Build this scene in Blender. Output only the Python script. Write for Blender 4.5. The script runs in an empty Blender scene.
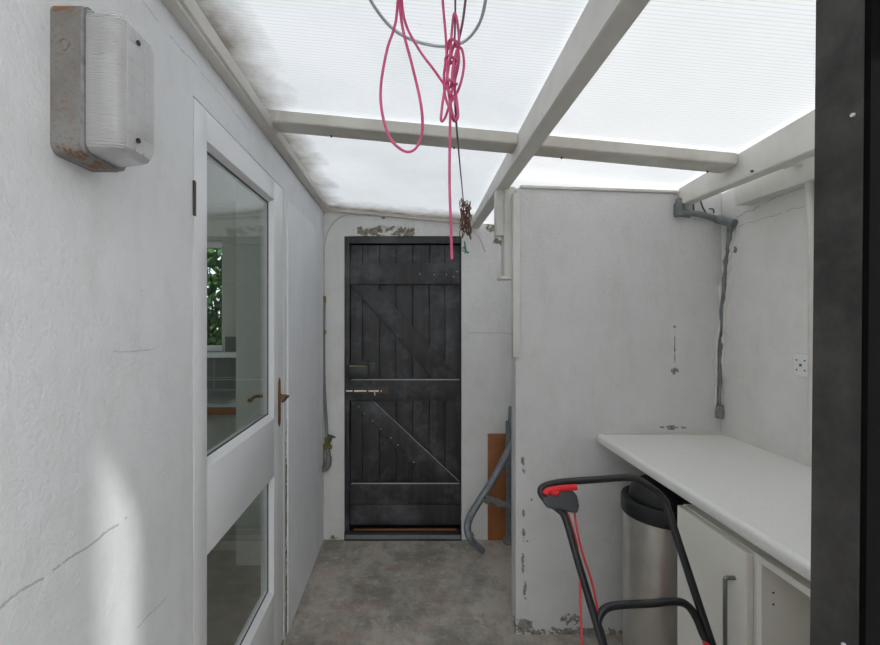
import bpy, bmesh, math, random
from mathutils import Vector, Matrix
random.seed(7)
C = bpy.context.scene.collection
F = 425.0; VX = 408.0; VY = 318.0; EYE = 1.46        # focal length in px, vanishing point, eye height
XL, XR, YE, YP = -.555, 1.447, 2.8, 1.96             # left wall, right wall, end wall, partition planes

def at(px, py, Y):            # point of the photograph at depth Y, in metres
    return Vector(((px-VX)*Y/F, Y, EYE-(py-VY)*Y/F))
def onx(px, py, X):           # point of the photograph on the plane x = X
    s = (px-VX)/X
    return Vector((X, F/s, EYE-(py-VY)/s))
def roof(x, y): return 2.2436 - .0932*(x+.545) - .048*(y-1.586)

# ------------------------------------------------------------------ materials
def lin(h):
    h = h.lstrip('#'); o = []
    for i in (0, 2, 4):
        c = int(h[i:i+2], 16)/255
        o.append(c/12.92 if c <= .04045 else ((c+.055)/1.055)**2.4)
    return (*o, 1)
class N:
    def __init__(s, name):
        s.m = bpy.data.materials.new(name); s.m.use_nodes = True
        s.t = s.m.node_tree; s.t.nodes.clear()
        s.out = s.n('ShaderNodeOutputMaterial')
        s.co = s.n('ShaderNodeTexCoord').outputs['Object']
    def n(s, k, **kw):
        x = s.t.nodes.new(k)
        for a, b in kw.items(): setattr(x, a, b)
        return x
    def l(s, a, b): s.t.links.new(a, b)
    def noise(s, scale, detail=4, rough=.6, vec=None, stretch=None):
        x = s.n('ShaderNodeTexNoise'); x.inputs['Scale'].default_value = scale
        x.inputs['Detail'].default_value = detail; x.inputs['Roughness'].default_value = rough
        v = vec or s.co
        if stretch:
            mp = s.n('ShaderNodeVectorMath', operation='MULTIPLY'); s.l(v, mp.inputs[0]); mp.inputs[1].default_value = stretch; v = mp.outputs[0]
        s.l(v, x.inputs['Vector']); return x.outputs['Fac']
    def ramp(s, v, a, b, ca=(0,0,0,1), cb=(1,1,1,1)):
        r = s.n('ShaderNodeValToRGB'); e = r.color_ramp.elements
        e[0].position = a; e[0].color = ca; e[1].position = b; e[1].color = cb
        s.l(v, r.inputs[0]); return r.outputs[0]
    def mix(s, f, a, b, blend='MIX'):
        x = s.n('ShaderNodeMix', data_type='RGBA', blend_type=blend)
        for k, v in ((0, f), (6, a), (7, b)):
            if hasattr(v, 'is_linked') or hasattr(v, 'links'): s.l(v, x.inputs[k])
            else: x.inputs[k].default_value = v
        return x.outputs[2]
    def math(s, op, a, b=0., c=0., clamp=False):
        x = s.n('ShaderNodeMath', operation=op, use_clamp=clamp)
        for k, v in enumerate((a, b, c)):
            if hasattr(v, 'links'): s.l(v, x.inputs[k])
            else: x.inputs[k].default_value = v
        return x.outputs[0]
    def spots(s, lst, nz):        # ragged patches: lst of (centre, radii)
        acc = None
        for c, r in lst:
            d = s.n('ShaderNodeVectorMath', operation='SUBTRACT'); s.l(s.co, d.inputs[0]); d.inputs[1].default_value = c
            q = s.n('ShaderNodeVectorMath', operation='DIVIDE'); s.l(d.outputs[0], q.inputs[0]); q.inputs[1].default_value = r
            ln = s.n('ShaderNodeVectorMath', operation='LENGTH'); s.l(q.outputs[0], ln.inputs[0])
            v = s.math('SUBTRACT', 1., ln.outputs['Value'])
            acc = v if acc is None else s.math('MAXIMUM', acc, v)
        w = s.math('MULTIPLY_ADD', s.math('SUBTRACT', nz, .5), 5.5, acc)
        w = s.math('MINIMUM', w, s.math('MULTIPLY', acc, 6.))
        return s.math('MULTIPLY', s.math('SUBTRACT', w, .28), 14., clamp=True)
    def bsdf(s, col, rough=.6, metal=0., bump=None, bstr=.3, bdist=.002, **kw):
        p = s.n('ShaderNodeBsdfPrincipled')
        if hasattr(col, 'links'): s.l(col, p.inputs['Base Color'])
        else: p.inputs['Base Color'].default_value = col
        if hasattr(rough, 'links'): s.l(rough, p.inputs['Roughness'])
        else: p.inputs['Roughness'].default_value = rough
        p.inputs['Metallic'].default_value = metal
        for k, v in kw.items(): p.inputs[k.replace('_', ' ')].default_value = v
        if bump is not None:
            b = s.n('ShaderNodeBump'); b.inputs['Strength'].default_value = bstr; b.inputs['Distance'].default_value = bdist
            s.l(bump, b.inputs['Height']); s.l(b.outputs[0], p.inputs['Normal'])
        s.l(p.outputs[0], s.out.inputs[0]); return p

def simple(name, c, rough=.5, metal=0., c2=None, scale=12, bump=.15, a=.4, b=.7, stretch=None, **kw):
    m = N(name); f = m.noise(scale, 5, .65, stretch=stretch)
    col = m.mix(m.ramp(f, a, b), lin(c), lin(c2)) if c2 else lin(c)
    m.bsdf(col, rough, metal, m.noise(scale*6, 3), bump, .001, **kw)
    return m.m

def wall_mat(name, base, tint, spots=(), peel='#8d8478', peel2='#5f564b', fine=None, drip=None, cracks=(), bumps=.5):
    m = N(name)
    col = m.mix(m.ramp(m.noise(2.2, 6, .7), .38, .66), lin(base), lin(tint))
    col = m.mix(m.math('MULTIPLY', m.ramp(m.noise(11, 5, .7, stretch=(1, 1, .5)), .5, .70), .17), col, lin('#b9b6b0'))
    # faint grime specks and scuffs
    sp = m.ramp(m.noise(38, 3, .7), .69, .76)
    col = m.mix(m.math('MULTIPLY', sp, .35), col, lin('#8f8b84'))
    sc = m.ramp(m.noise(7, 8, .75, stretch=(1, 1, .35)), .66, .74)
    col = m.mix(m.math('MULTIPLY', sc, .22), col, lin('#a39f98'))
    h = m.math('MULTIPLY_ADD', m.noise(13, 6, .7), .8, m.math('MULTIPLY', m.noise(85, 4, .7), .55))
    if cracks:                      # hairline cracks: (axis, origin, slope, from, to, width)
        for ax, o, k, lo, hi, w in cracks:
            sep = m.n('ShaderNodeSeparateXYZ'); m.l(m.co, sep.inputs[0])
            u = sep.outputs[ax]; z = sep.outputs[2]
            wob = m.math('MULTIPLY', m.math('SUBTRACT', m.noise(14, 5), .5), .03)
            line = m.math('ADD', m.math('MULTIPLY_ADD', u, k, o), wob)
            d = m.math('ABSOLUTE', m.math('SUBTRACT', z, line))
            near = m.math('LESS_THAN', d, w)
            rng = m.math('MULTIPLY', m.math('GREATER_THAN', u, lo), m.math('LESS_THAN', u, hi))
            br = m.math('GREATER_THAN', m.noise(20, 2), .43)
            k_ = m.math('MULTIPLY', m.math('MULTIPLY', near, rng), br)
            col = m.mix(m.math('MULTIPLY', k_, .42), col, lin('#77716a'))
            h = m.math('SUBTRACT', h, m.math('MULTIPLY', k_, .8))
    if spots:
        msk = m.spots(spots, m.noise(26, 6, .7))
        pc = m.mix(m.ramp(m.noise(45, 4), .4, .62), lin(peel), lin(peel2))
        col = m.mix(msk, col, pc)
        h = m.math('SUBTRACT', h, m.math('MULTIPLY', msk, 1.5))
    m.bsdf(col, .75, 0, h, bumps, .011)
    return m.m

def paint_wood(name, c, c2, knots='#6e665c', amt=.5, scale=(6, 6, 6)):
    m = N(name)
    col = m.mix(m.ramp(m.noise(1, 5, stretch=scale), .35, .7), lin(c), lin(c2))
    ch = m.ramp(m.noise(22, 5, .75), .70, .74)
    col = m.mix(m.math('MULTIPLY', ch, amt), col, lin(knots))
    m.bsdf(col, .55, 0, m.noise(1, 4, stretch=(scale[0]*5, scale[1]*5, scale[2]*5)), .25, .002)
    return m.m

M = {}
M['wall_left'] = wall_mat('left_wall_paint', '#ebedf0', '#e1e3e6',
    [((XL, 1.925, .50), (.05, .034, .60)), ((XL, 1.925, .1), (.05, .06, .2)), ((XL, 1.915, 1.1), (.05, .008, .5))],
    cracks=[(1, 1.065, 0., .5, .84, .0022), (1, 1.392, .0, .80, .93, .001), (1, .82, .0, .87, .99, .0012), (1, 2.12, .0, .7, 1.5, .0012)], bumps=.4)
M['wall_end'] = wall_mat('end_wall_paint', '#e6e6e4', '#dbdad8',
    [(at(372, 231, YE), (.14, .1, .042)), (at(403, 231, YE), (.11, .1, .045)), (at(385, 217, YE), (.04, .1, .02)),
     (at(494, 226, YE), (.06, .1, .05)), (at(497, 242, YE), (.05, .1, .03)), (at(470, 535, YE), (.05, .1, .02)),
     (at(335, 538, YE), (.06, .1, .02))], peel='#98907f', peel2='#6d6658',
    cracks=[(0, 1.36, 0., .4, .75, .002)], bumps=.7)
M['wall_part'] = wall_mat('partition_paint', '#dfdfdf', '#d6d6d5',
    [((.53, YP, .80), (.010, .1, .03)), ((.532, YP, .755), (.011, .1, .025)), ((.533, YP, .56), (.008, .1, .02)), ((.533, YP, .46), (.010, .1, .035)), ((.55, YP, .43), (.010, .1, .015)), ((.53, YP, .33), (.010, .1, .05)), ((.54, YP, .20), (.010, .1, .05)), ((.57, YP, .62), (.006, .1, .010)), ((.75, YP, .07), (.05, .1, .03)), ((.75, YP, .012), (.35, .1, .026)),
     ((.53, YP, .03), (.06, .1, .05)), ((1.23, YP, 1.215), (.02, .1, .02)), ((1.23, YP, 1.30), (.004, .1, .12)), ((1.22, YP, .955), (.07, .1, .012)), ((1.23, YP, 1.42), (.009, .1, .009))], peel='#a09b94', peel2='#77726a', bumps=.6)
M['wall_right'] = wall_mat('right_wall_paint', '#e4e3df', '#dad8d4',
    [((XR, 1.88, 1.76), (.1, .012, .02))],
    cracks=[(1, 2.20, -.16, 1.2, 1.95, .0025), (1, 1.35, -.03, 1.3, 1.6, .001), (1, 1.9, -.02, 1.5, 1.94, .0015)], bumps=.6)
M['upvc'] = simple('white_gloss_paint', '#eeeff2', .3, c2='#e6e8ec', scale=3, bump=.03)
M['wood_white'] = paint_wood('white_painted_timber', '#dcdad5', '#cbc8c1')
M['wood_dirty'] = paint_wood('grubby_white_timber', '#d2cfc8', '#bcb6ab', amt=.7)
M['wood_trim'] = paint_wood('white_trim_paint', '#dad8d3', '#c4c0b8', amt=.4, scale=(8, 3, 8))
M['cream'] = simple('cream_side_panel', '#d8d6cf', .5, c2='#cfcdc6', scale=4, bump=.05)
M['cab'] = simple('cabinet_white', '#e6e3db', .35, c2='#dfdcd3', scale=3, bump=.03)
M['rubber'] = simple('black_rubber', '#141415', .6)
M['seal'] = simple('dark_grey_glazing_seal', '#4b4d50', .6)
M['brass'] = simple('tarnished_brass', '#8b6a44', .4, .7, '#5d452d', 30)
M['iron'] = simple('rusty_iron', '#4d4843', .6, .4, '#665044', 30)
M['steel'] = simple('brushed_steel', '#d2d1ce', .30, 1., '#c2c1bd', 10, .05)
M['nickel'] = simple('satin_nickel', '#8f8f8e', .35, 1.)
M['pvc_grey'] = simple('grey_pipe', '#7c8082', .5, 0, '#66696b', 12)
M['tube'] = simple('galvanised_tube', '#8a9299', .5, .35, '#6d757c', 18)
M['board'] = simple('brown_hardboard', '#9a6136', .55, 0, '#8a5530', 6)
M['black_gloss'] = simple('black_powder_coat', '#26272a', .35, .1)
M['black_plastic'] = simple('black_plastic', '#111214', .45)
M['dark_grey_plastic'] = simple('dark_grey_plastic', '#3c3e42', .5)
M['red_plastic'] = simple('red_plastic', '#d3242c', .4)
M['red_cable'] = simple('red_cable', '#c2333a', .45)
M['pink_cord'] = simple('pink_cord', '#d65c8a', .5, 0, '#bd4673', 20)
M['dark_cord'] = simple('dark_plum_cord', '#6d4654', .6)
M['cord_shadow_grey'] = simple('cord_shadow_grey', '#c6cacd', .7)  # shadow tone of the cord above the roof, given as a colour
M['white_cable'] = simple('off_white_cable', '#c9c9c5', .5, 0, '#a5a39d', 20)
M['wire_mix'] = simple('rusty_wire', '#5d554f', .6, .4, '#8a5040', 25)
M['green_wire'] = simple('green_wire', '#3c8c80', .6)
M['socket'] = simple('white_faceplate', '#e6e6e4', .35)
M['valve'] = simple('verdigris_brass', '#8f8750', .55, .5, '#5f6a48', 40)
M['lead'] = simple('lead_grey_fitting', '#8b8b8a', .6, .2, '#686766', 40, .4)
M['earth'] = simple('plaster_brown', '#857a6c', .9, 0, '#6a5f52', 20, .5)
M['kitchen_wall'] = simple('kitchen_wall_paint', '#b9b8b0', .7)
M['kitchen_pier'] = simple('kitchen_pier_paint', '#d6d8cf', .7)
M['kitchen_ceiling'] = simple('kitchen_ceiling_paint', '#cfcfcb', .8)
M['kitchen_floor'] = simple('kitchen_floor_vinyl', '#7b756b', .4, 0, '#6b655c', 3)
M['wood_edge'] = simple('worktop_wood_edge', '#9b6b42', .4, 0, '#87582f', 8)
M['hob'] = simple('pale_worktop', '#c0c6cc', .3)
M['ground'] = simple('yard_concrete', '#8a8780', .9, 0, '#77736b', 3, .3)

def m_floor():
    m = N('stained_concrete')
    c = m.mix(m.ramp(m.noise(3.0, 7, .75), .42, .60), lin('#b5aea4'), lin('#86837a'))
    c = m.mix(m.math('MULTIPLY', m.ramp(m.noise(4.2, 6, .7, stretch=(1, 1.5, 1)), .48, .64), .38), c, lin('#a8897a'))
    c = m.mix(m.math('MULTIPLY', m.ramp(m.noise(13, 8, .8), .54, .66), .65), c, lin('#cdc8c0'))
    c = m.mix(m.math('MULTIPLY', m.ramp(m.noise(9, 8, .85, stretch=(1.7, 1, 1)), .54, .66), .6), c, lin('#67655d'))
    c = m.mix(m.ramp(m.noise(55, 3, .6), .74, .77), c, lin('#c8c6c0'))
    # damp brown edge at the threshold
    m.bsdf(c, .82, 0, m.math('MULTIPLY_ADD', m.noise(8, 8, .75), 1., m.math('MULTIPLY', m.noise(80, 4), .3)), .6, .006)
    return m.m
M['floor'] = m_floor()

def m_black():
    m = N('weathered_black_paint')
    c = m.mix(m.ramp(m.noise(1, 6, .7, stretch=(26, 26, 3)), .35, .75), lin('#232325'), lin('#3a3a3d'))
    c = m.mix(m.math('MULTIPLY', m.ramp(m.noise(3.5, 6, .75), .50, .70), .6), c, lin('#6a6c71'))
    fl = m.ramp(m.noise(70, 3, .7), .735, .76)
    zone = m.spots([((.12, YE, .38), (.34, .4, .32)), ((.2, YE, 1.9), (.2, .4, .03))], m.noise(9, 3))
    c = m.mix(m.math('MULTIPLY', fl, zone), c, lin('#b9b9b9'))
    m.bsdf(c, .5, 0, m.noise(1, 5, stretch=(60, 60, 6)), .35, .002)
    return m.m
M['black_paint'] = m_black()
def m_post():
    m = N('black_doorpost_paint')
    c = m.mix(m.ramp(m.noise(9, 6, .7), .4, .75), lin('#302f2e'), lin('#504e4c'))
    fl = m.ramp(m.noise(40, 3, .7), .76, .78)
    c = m.mix(fl, c, lin('#9a9a9a'))
    m.bsdf(c, .7, 0, m.noise(40, 5), .3, .001, Specular_IOR_Level=.15)
    return m.m
M['post'] = m_post()
M['post_shade'] = simple('unlit_post_front', '#0c0c0d', .9, Specular_IOR_Level=.05)  # shade on the doorpost's unlit front, put into the colour
M['worn_edge'] = simple('worn_ledge_edge', '#b9babb', .6)

def m_worktop():
    m = N('white_speckled_worktop')
    c = m.mix(m.ramp(m.noise(220, 2), .45, .65), lin('#ebeae6'), lin('#e4e3df'))
    c = m.mix(m.math('MULTIPLY', m.ramp(m.noise(1, 6, .8, stretch=(26, 9, 1)), .66, .72), .45), c, lin('#c0bfba'))
    m.bsdf(c, .42, 0, m.noise(120, 2), .05, .001)
    return m.m
M['worktop'] = m_worktop()

def m_housing():
    m = N('rusty_grey_enamel')
    c = m.mix(m.ramp(m.noise(9, 4), .35, .7), lin('#858583'), lin('#6c6a66'))
    r = m.ramp(m.noise(150, 4, .65), .53, .64)
    c = m.mix(m.math('MULTIPLY', r, .75), c, lin('#85614a'))
    e = m.spots([((-.53, .70, 1.95), (.06, .08, .02)), ((-.53, .72, 1.722), (.06, .08, .012))], m.noise(30, 4))
    c = m.mix(e, c, lin('#7d573a'))
    m.bsdf(c, .55, .1, m.noise(60, 4), .3, .001)
    return m.m
M['housing'] = m_housing()

def m_poly(name, c, c2, dirt):
    m = N(name)
    sep = m.n('ShaderNodeSeparateXYZ'); m.l(m.co, sep.inputs[0])
    w = m.math('SINE', m.math('MULTIPLY', sep.outputs[1], 2*math.pi/.0125))
    rib = m.math('MULTIPLY', m.math('GREATER_THAN', w, .80), .22)
    col = m.mix(m.ramp(m.noise(2.2, 5, .6), .35, .7), lin(c), lin(c2))
    col = m.mix(rib, col, lin('#9aa0a4'))
    sm = m.ramp(m.noise(34, 3, .6), .755, .775)
    col = m.mix(m.math('MULTIPLY', sm, .6), col, lin('#8b8d84'))
    if dirt:     # algae and grime collected along the left edge and along the end flashing
        d1 = m.math('SUBTRACT', 1., m.math('DIVIDE', m.math('ADD', sep.outputs[0], .55), .15))
        d2 = m.math('SUBTRACT', 1., m.math('DIVIDE', m.math('SUBTRACT', 2.8, sep.outputs[1]), .16))
        d = m.math('MULTIPLY_ADD', m.math('SUBTRACT', m.noise(6, 4), .5), 1.4, m.math('MAXIMUM', d1, d2))
        col = m.mix(m.math('MULTIPLY', d, .85, clamp=True), col, lin('#6f675a'))
    tr = m.n('ShaderNodeBsdfTranslucent'); m.l(col, tr.inputs[0])
    df = m.n('ShaderNodeBsdfDiffuse'); m.l(col, df.inputs[0])
    mx = m.n('ShaderNodeMixShader'); mx.inputs[0].default_value = TR
    m.l(df.outputs[0], mx.inputs[1]); m.l(tr.outputs[0], mx.inputs[2])
    gl = m.n('ShaderNodeBsdfGlossy'); gl.inputs['Roughness'].default_value = .25
    m2 = m.n('ShaderNodeMixShader'); m2.inputs[0].default_value = .03
    m.l(mx.outputs[0], m2.inputs[1]); m.l(gl.outputs[0], m2.inputs[2])
    m.l(m2.outputs[0], m.out.inputs[0])
    return m.m
TR = .235
M['poly_l'] = m_poly('twinwall_polycarbonate_weathered', '#f2f5f9', '#e6eaee', True)
M['poly_r'] = m_poly('twinwall_polycarbonate_clean', '#fbfcfd', '#f5f7f9', False)

def fres(m):
    g = m.n('ShaderNodeNewGeometry'); v = m.math('MULTIPLY_ADD', g.outputs['Backfacing'], 1/1.5-1.5, 1.5)
    fr = m.n('ShaderNodeFresnel'); m.l(v, fr.inputs['IOR']); return fr
def m_glass(name, refl=1.0, tint='#f0f5f4', rough=0.):
    m = N(name)
    fr = fres(m)
    t = m.n('ShaderNodeBsdfTransparent'); t.inputs[0].default_value = lin(tint)
    g = m.n('ShaderNodeBsdfGlossy'); g.inputs['Roughness'].default_value = rough
    mx = m.n('ShaderNodeMixShader'); m.l(m.math('MULTIPLY', fr.outputs[0], refl, clamp=True), mx.inputs[0])
    m.l(t.outputs[0], mx.inputs[1]); m.l(g.outputs[0], mx.inputs[2]); m.l(mx.outputs[0], m.out.inputs[0])
    return m.m
M['glass'] = m_glass('window_glass', 1.25)
def m_lens():
    m = N('ribbed_clear_plastic')
    fr = fres(m)
    t = m.n('ShaderNodeBsdfTransparent'); t.inputs[0].default_value = lin('#f2f2f2')
    tl = m.n('ShaderNodeBsdfTranslucent'); tl.inputs[0].default_value = lin('#e8e8e8')
    df = m.n('ShaderNodeBsdfDiffuse'); df.inputs[0].default_value = lin('#ececed')
    g = m.n('ShaderNodeBsdfGlossy'); g.inputs['Roughness'].default_value = .12
    a = m.n('ShaderNodeMixShader'); a.inputs[0].default_value = .5; m.l(tl.outputs[0], a.inputs[1]); m.l(df.outputs[0], a.inputs[2])
    b = m.n('ShaderNodeMixShader'); b.inputs[0].default_value = .62; m.l(t.outputs[0], b.inputs[1]); m.l(a.outputs[0], b.inputs[2])
    c = m.n('ShaderNodeMixShader'); m.l(m.math('MULTIPLY', fr.outputs[0], 1.4, clamp=True), c.inputs[0]); m.l(b.outputs[0], c.inputs[1]); m.l(g.outputs[0], c.inputs[2])
    m.l(c.outputs[0], m.out.inputs[0]); return m.m
M['lens'] = m_lens()
def m_leaf():
    m = N('shrub_leaf'); c = m.mix(m.ramp(m.noise(9, 3), .35, .7), lin('#3d6b35'), lin('#7fa05a'))
    m.bsdf(c, .5); return m.m
M['leaf'] = m_leaf()
M['bark'] = simple('shrub_bark', '#5a4a38', .8)
def m_tile():
    m = N('grey_wall_tiles')
    sep = m.n('ShaderNodeSeparateXYZ'); m.l(m.co, sep.inputs[0])
    cb = m.n('ShaderNodeCombineXYZ'); m.l(sep.outputs[0], cb.inputs[0]); m.l(sep.outputs[2], cb.inputs[1])
    b = m.n('ShaderNodeTexBrick'); b.offset = 0; m.l(cb.outputs[0], b.inputs['Vector'])
    b.inputs['Color1'].default_value = lin('#6e6f6c'); b.inputs['Color2'].default_value = lin('#656663'); b.inputs['Mortar'].default_value = lin('#8d8d88')
    b.inputs['Scale'].default_value = 1; b.inputs['Brick Width'].default_value = .3; b.inputs['Row Height'].default_value = .2; b.inputs['Mortar Size'].default_value = .004
    m.bsdf(b.outputs['Color'], .3); return m.m
M['tile'] = m_tile()

# ------------------------------------------------------------------ mesh helpers
def box(bm, a, b, bev=0., seg=2, mat=None):
    x0, y0, z0 = [min(a[i], b[i]) for i in range(3)]; x1, y1, z1 = [max(a[i], b[i]) for i in range(3)]
    r = bmesh.ops.create_cube(bm, size=1)
    vs = r['verts']
    bmesh.ops.scale(bm, vec=(x1-x0, y1-y0, z1-z0), verts=vs)
    bmesh.ops.translate(bm, vec=((x0+x1)/2, (y0+y1)/2, (z0+z1)/2), verts=vs)
    if mat is not None: bmesh.ops.transform(bm, matrix=mat, verts=vs)
    if bev:
        es = list({e for v in vs for e in v.link_edges})
        bmesh.ops.bevel(bm, geom=es, offset=bev, segments=seg, affect='EDGES', profile=.6)
def prism(bm, pts, vec, bev=0., seg=2):     # polygon pts extruded by vec
    vs = [bm.verts.new(p) for p in pts]; f = bm.faces.new(vs)
    r = bmesh.ops.extrude_face_region(bm, geom=[f])
    nv = [e for e in r['geom'] if isinstance(e, bmesh.types.BMVert)]
    bmesh.ops.translate(bm, vec=vec, verts=nv)
    allv = vs+nv
    fs = list({f for v in allv for f in v.link_faces})
    bmesh.ops.recalc_face_normals(bm, faces=fs)
    if bev:
        es = list({e for v in allv for e in v.link_edges})
        bmesh.ops.bevel(bm, geom=es, offset=bev, segments=seg, affect='EDGES', profile=.6)
def smooth_path(pts, n=8, closed=False):
    P = [Vector(p) for p in pts]; out = []; k = len(P)
    rng = range(k if closed else k-1)
    for i in rng:
        if closed: a, b, c, d = P[i-1], P[i], P[(i+1) % k], P[(i+2) % k]
        else: a, b, c, d = P[max(i-1, 0)], P[i], P[i+1], P[min(i+2, k-1)]
        for j in range(n):
            t = j/n
            out.append(.5*((2*b)+(c-a)*t+(2*a-5*b+4*c-d)*t*t+(3*b-a-3*c+d)*t**3))
    if not closed: out.append(P[-1])
    return out
def bend_path(pts, r, n=6):      # straight runs with rounded corners
    P = [Vector(p) for p in pts]; out = [P[0]]
    for i in range(1, len(P)-1):
        a = (P[i-1]-P[i]); b = (P[i+1]-P[i]); q = min(r, a.length*.48, b.length*.48)
        A = P[i]+a.normalized()*q; B = P[i]+b.normalized()*q
        for j in range(n+1):
            t = j/n; out.append(A*(1-t)**2+P[i]*2*t*(1-t)+B*t*t)
    out.append(P[-1]); return out
def tube(bm, path, r, sides=10, cap=True):
    P = [Vector(p) for p in path]; rings = []; nrm = None
    for i, p in enumerate(P):
        d = (P[min(i+1, len(P)-1)]-P[max(i-1, 0)]).normalized()
        if nrm is None:
            nrm = d.orthogonal().normalized()
        else:
            nrm = (nrm-d*nrm.dot(d)); nrm = nrm.normalized() if nrm.length > 1e-6 else d.orthogonal().normalized()
        bn = d.cross(nrm); rr = r[i] if isinstance(r, (list, tuple)) else r
        rings.append([bm.verts.new(p+nrm*rr*math.cos(2*math.pi*k/sides)+bn*rr*math.sin(2*math.pi*k/sides)) for k in range(sides)])
    for a, b in zip(rings, rings[1:]):
        for k in range(sides): bm.faces.new((a[k], a[(k+1) % sides], b[(k+1) % sides], b[k]))
    if cap: bm.faces.new(rings[0][::-1]); bm.faces.new(rings[-1])
def lathe(bm, prof, cen=(0, 0, 0), sides=40, mat=None):    # prof: (r, z)
    rings = []; c = Vector(cen); nv = []
    for r, z in prof:
        if r < 1e-6: vs = [bm.verts.new(c+Vector((0, 0, z)))]
        else: vs = [bm.verts.new(c+Vector((r*math.cos(2*math.pi*k/sides), r*math.sin(2*math.pi*k/sides), z))) for k in range(sides)]
        rings.append(vs); nv += vs
    for a, b in zip(rings, rings[1:]):
        for k in range(sides):
            k2 = (k+1) % sides
            if len(a) == 1 and len(b) == 1: continue
            if len(a) == 1: bm.faces.new((a[0], b[k2], b[k]))
            elif len(b) == 1: bm.faces.new((a[k], a[k2], b[0]))
            else: bm.faces.new((a[k], a[k2], b[k2], b[k]))
    if mat is not None: bmesh.ops.transform(bm, matrix=mat, verts=nv)
def obj(name, bm, mat, parent=None, smooth=True):
    bmesh.ops.recalc_face_normals(bm, faces=bm.faces)
    me = bpy.data.meshes.new(name); bm.to_mesh(me); bm.free()
    if smooth:
        for p in me.polygons: p.use_smooth = True
        me.set_sharp_from_angle(angle=math.radians(35))
    me.materials.append(M[mat] if isinstance(mat, str) else mat)
    o = bpy.data.objects.new(name, me); C.objects.link(o)
    if parent:
        o.parent = parent
        pl = parent.get('_p')
        off = Vector(pl) if pl else Vector((0, 0, 0))
        o.location = -off
        o['_p'] = (0., 0., 0.)
    return o
def B(): return bmesh.new()
def thing(name, label, cat, loc, group=None):
    o = bpy.data.objects.new(name, None); C.objects.link(o); o.location = loc; o['_p'] = tuple(loc)
    o.empty_display_size = .05
    o['label'] = label; o['category'] = cat
    if group: o['group'] = group
    return o
def tag(o, label, cat, group=None):
    o['label'] = label; o['category'] = cat
    if group: o['group'] = group
    return o
def struct(o, label=None, cat=None):
    o['kind'] = 'structure'
    if label: o['label'] = label
    if cat: o['category'] = cat
    return o
def onebox(name, a, b, mat, parent=None, bev=0.):
    bm = B(); box(bm, a, b, bev); return obj(name, bm, mat, parent)

# ------------------------------------------------------------------ the setting
def grid_floor():
    bm = B(); box(bm, (-.56, -.35, -.08), (1.46, 2.95, 0)); return obj('floor', bm, 'floor')
struct(grid_floor(), 'stained bare grey concrete floor of the lean-to', 'floor')
bm = B(); box(bm, (-6, -9, -.16), (8, -.35, -.04)); struct(obj('floor_yard', bm, 'ground'), 'concrete yard behind the doorway', 'ground')

DY0, DY1, DZ = 1.097, 1.892, 2.035          # glazed door opening in the left wall
bm = B()
box(bm, (XL-.10, -1.6, -.02), (XL, DY0, 2.42)); box(bm, (XL-.10, DY1, -.02), (XL, 3.05, 2.42)); box(bm, (XL-.10, DY0, DZ), (XL, DY1, 2.42))
struct(obj('wall_left', bm, 'wall_left', smooth=False), 'white painted rendered house wall with a diagonal crack', 'wall')
# end wall with the doorway
ex0, ex1, ez = -.420, .353, 2.0
bm = B()
box(bm, (XL, YE, -.02), (ex0, YE+.12, 2.28)); box(bm, (ex1, YE, -.02), (XR+.1, YE+.12, 2.28)); box(bm, (ex0, YE, ez), (ex1, YE+.12, 2.28))
for v in bm.verts:                                  # wall head follows the roof sheet
    if v.co.z > 2.2: v.co.z = roof(v.co.x, v.co.y)-.006
struct(obj('wall_end', bm, 'wall_end', smooth=False), 'white painted end wall with flaking paint above the black door', 'wall')
bm = B(); box(bm, (XR, .33, -.02), (XR+.1, YE, 2.2))
for v in bm.verts:
    if v.co.z > 2: v.co.z = roof(v.co.x, v.co.y)-.006
struct(obj('wall_right', bm, 'wall_right', smooth=False), 'white painted right-hand wall above the worktop', 'wall')
bm = B()
a0 = .497
box(bm, (a0, YP, -.02), (XR, YP+.085, 2.05), .004)
for v in bm.verts:
    if v.co.z > 2: v.co.z = 2.058-.033*(v.co.x-a0)/(XR-a0)*1.0
box(bm, (1.30, YP+.001, 1.97), (XR, YP+.08, 2.036))
struct(obj('wall_partition', bm, 'wall_part'), 'white painted low partition wall with a chipped corner', 'wall')
bm = B()
prism(bm, [(a0+.02, YP-.012, 2.058), (XR-.20, YP-.012, 2.034), (XR-.20, YP-.012, 2.046), (a0+.02, YP-.012, 2.070)], (0, .11, 0), .003)
struct(obj('trim_1', bm, 'wood_white'), 'thin white capping strip on top of the partition', 'trim')
# front wall beside the black doorpost (just outside the picture on the right) and lintel
bm = B(); box(bm, (.47, .333, -.02), (XR+.1, .42, 2.3))
for v in bm.verts:
    if v.co.z > 2: v.co.z = roof(v.co.x, v.co.y)-.008
struct(obj('wall_front', bm, 'wall_right', smooth=False), 'white front wall beside the black doorpost', 'wall')

bm = B(); box(bm, (.365, -2.6, -.04), (.46, .155, 3.3))  # unseen wall added to block the sun outside a narrow gap
prism(bm, [(.365, .155, 1.95), (.365, .317, 1.665), (.365, .317, 2.222), (.365, .245, 2.222), (.365, .245, 3.3), (.365, .155, 3.3)], (.03, 0, 0))  # header with a slanted edge, shaped to trim the top of the sun streak
struct(obj('wall_sun_mask', bm, 'wall_right', smooth=False), 'added white wall beside the camera, out of view, cutting the sun into a streak', 'wall')

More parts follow.
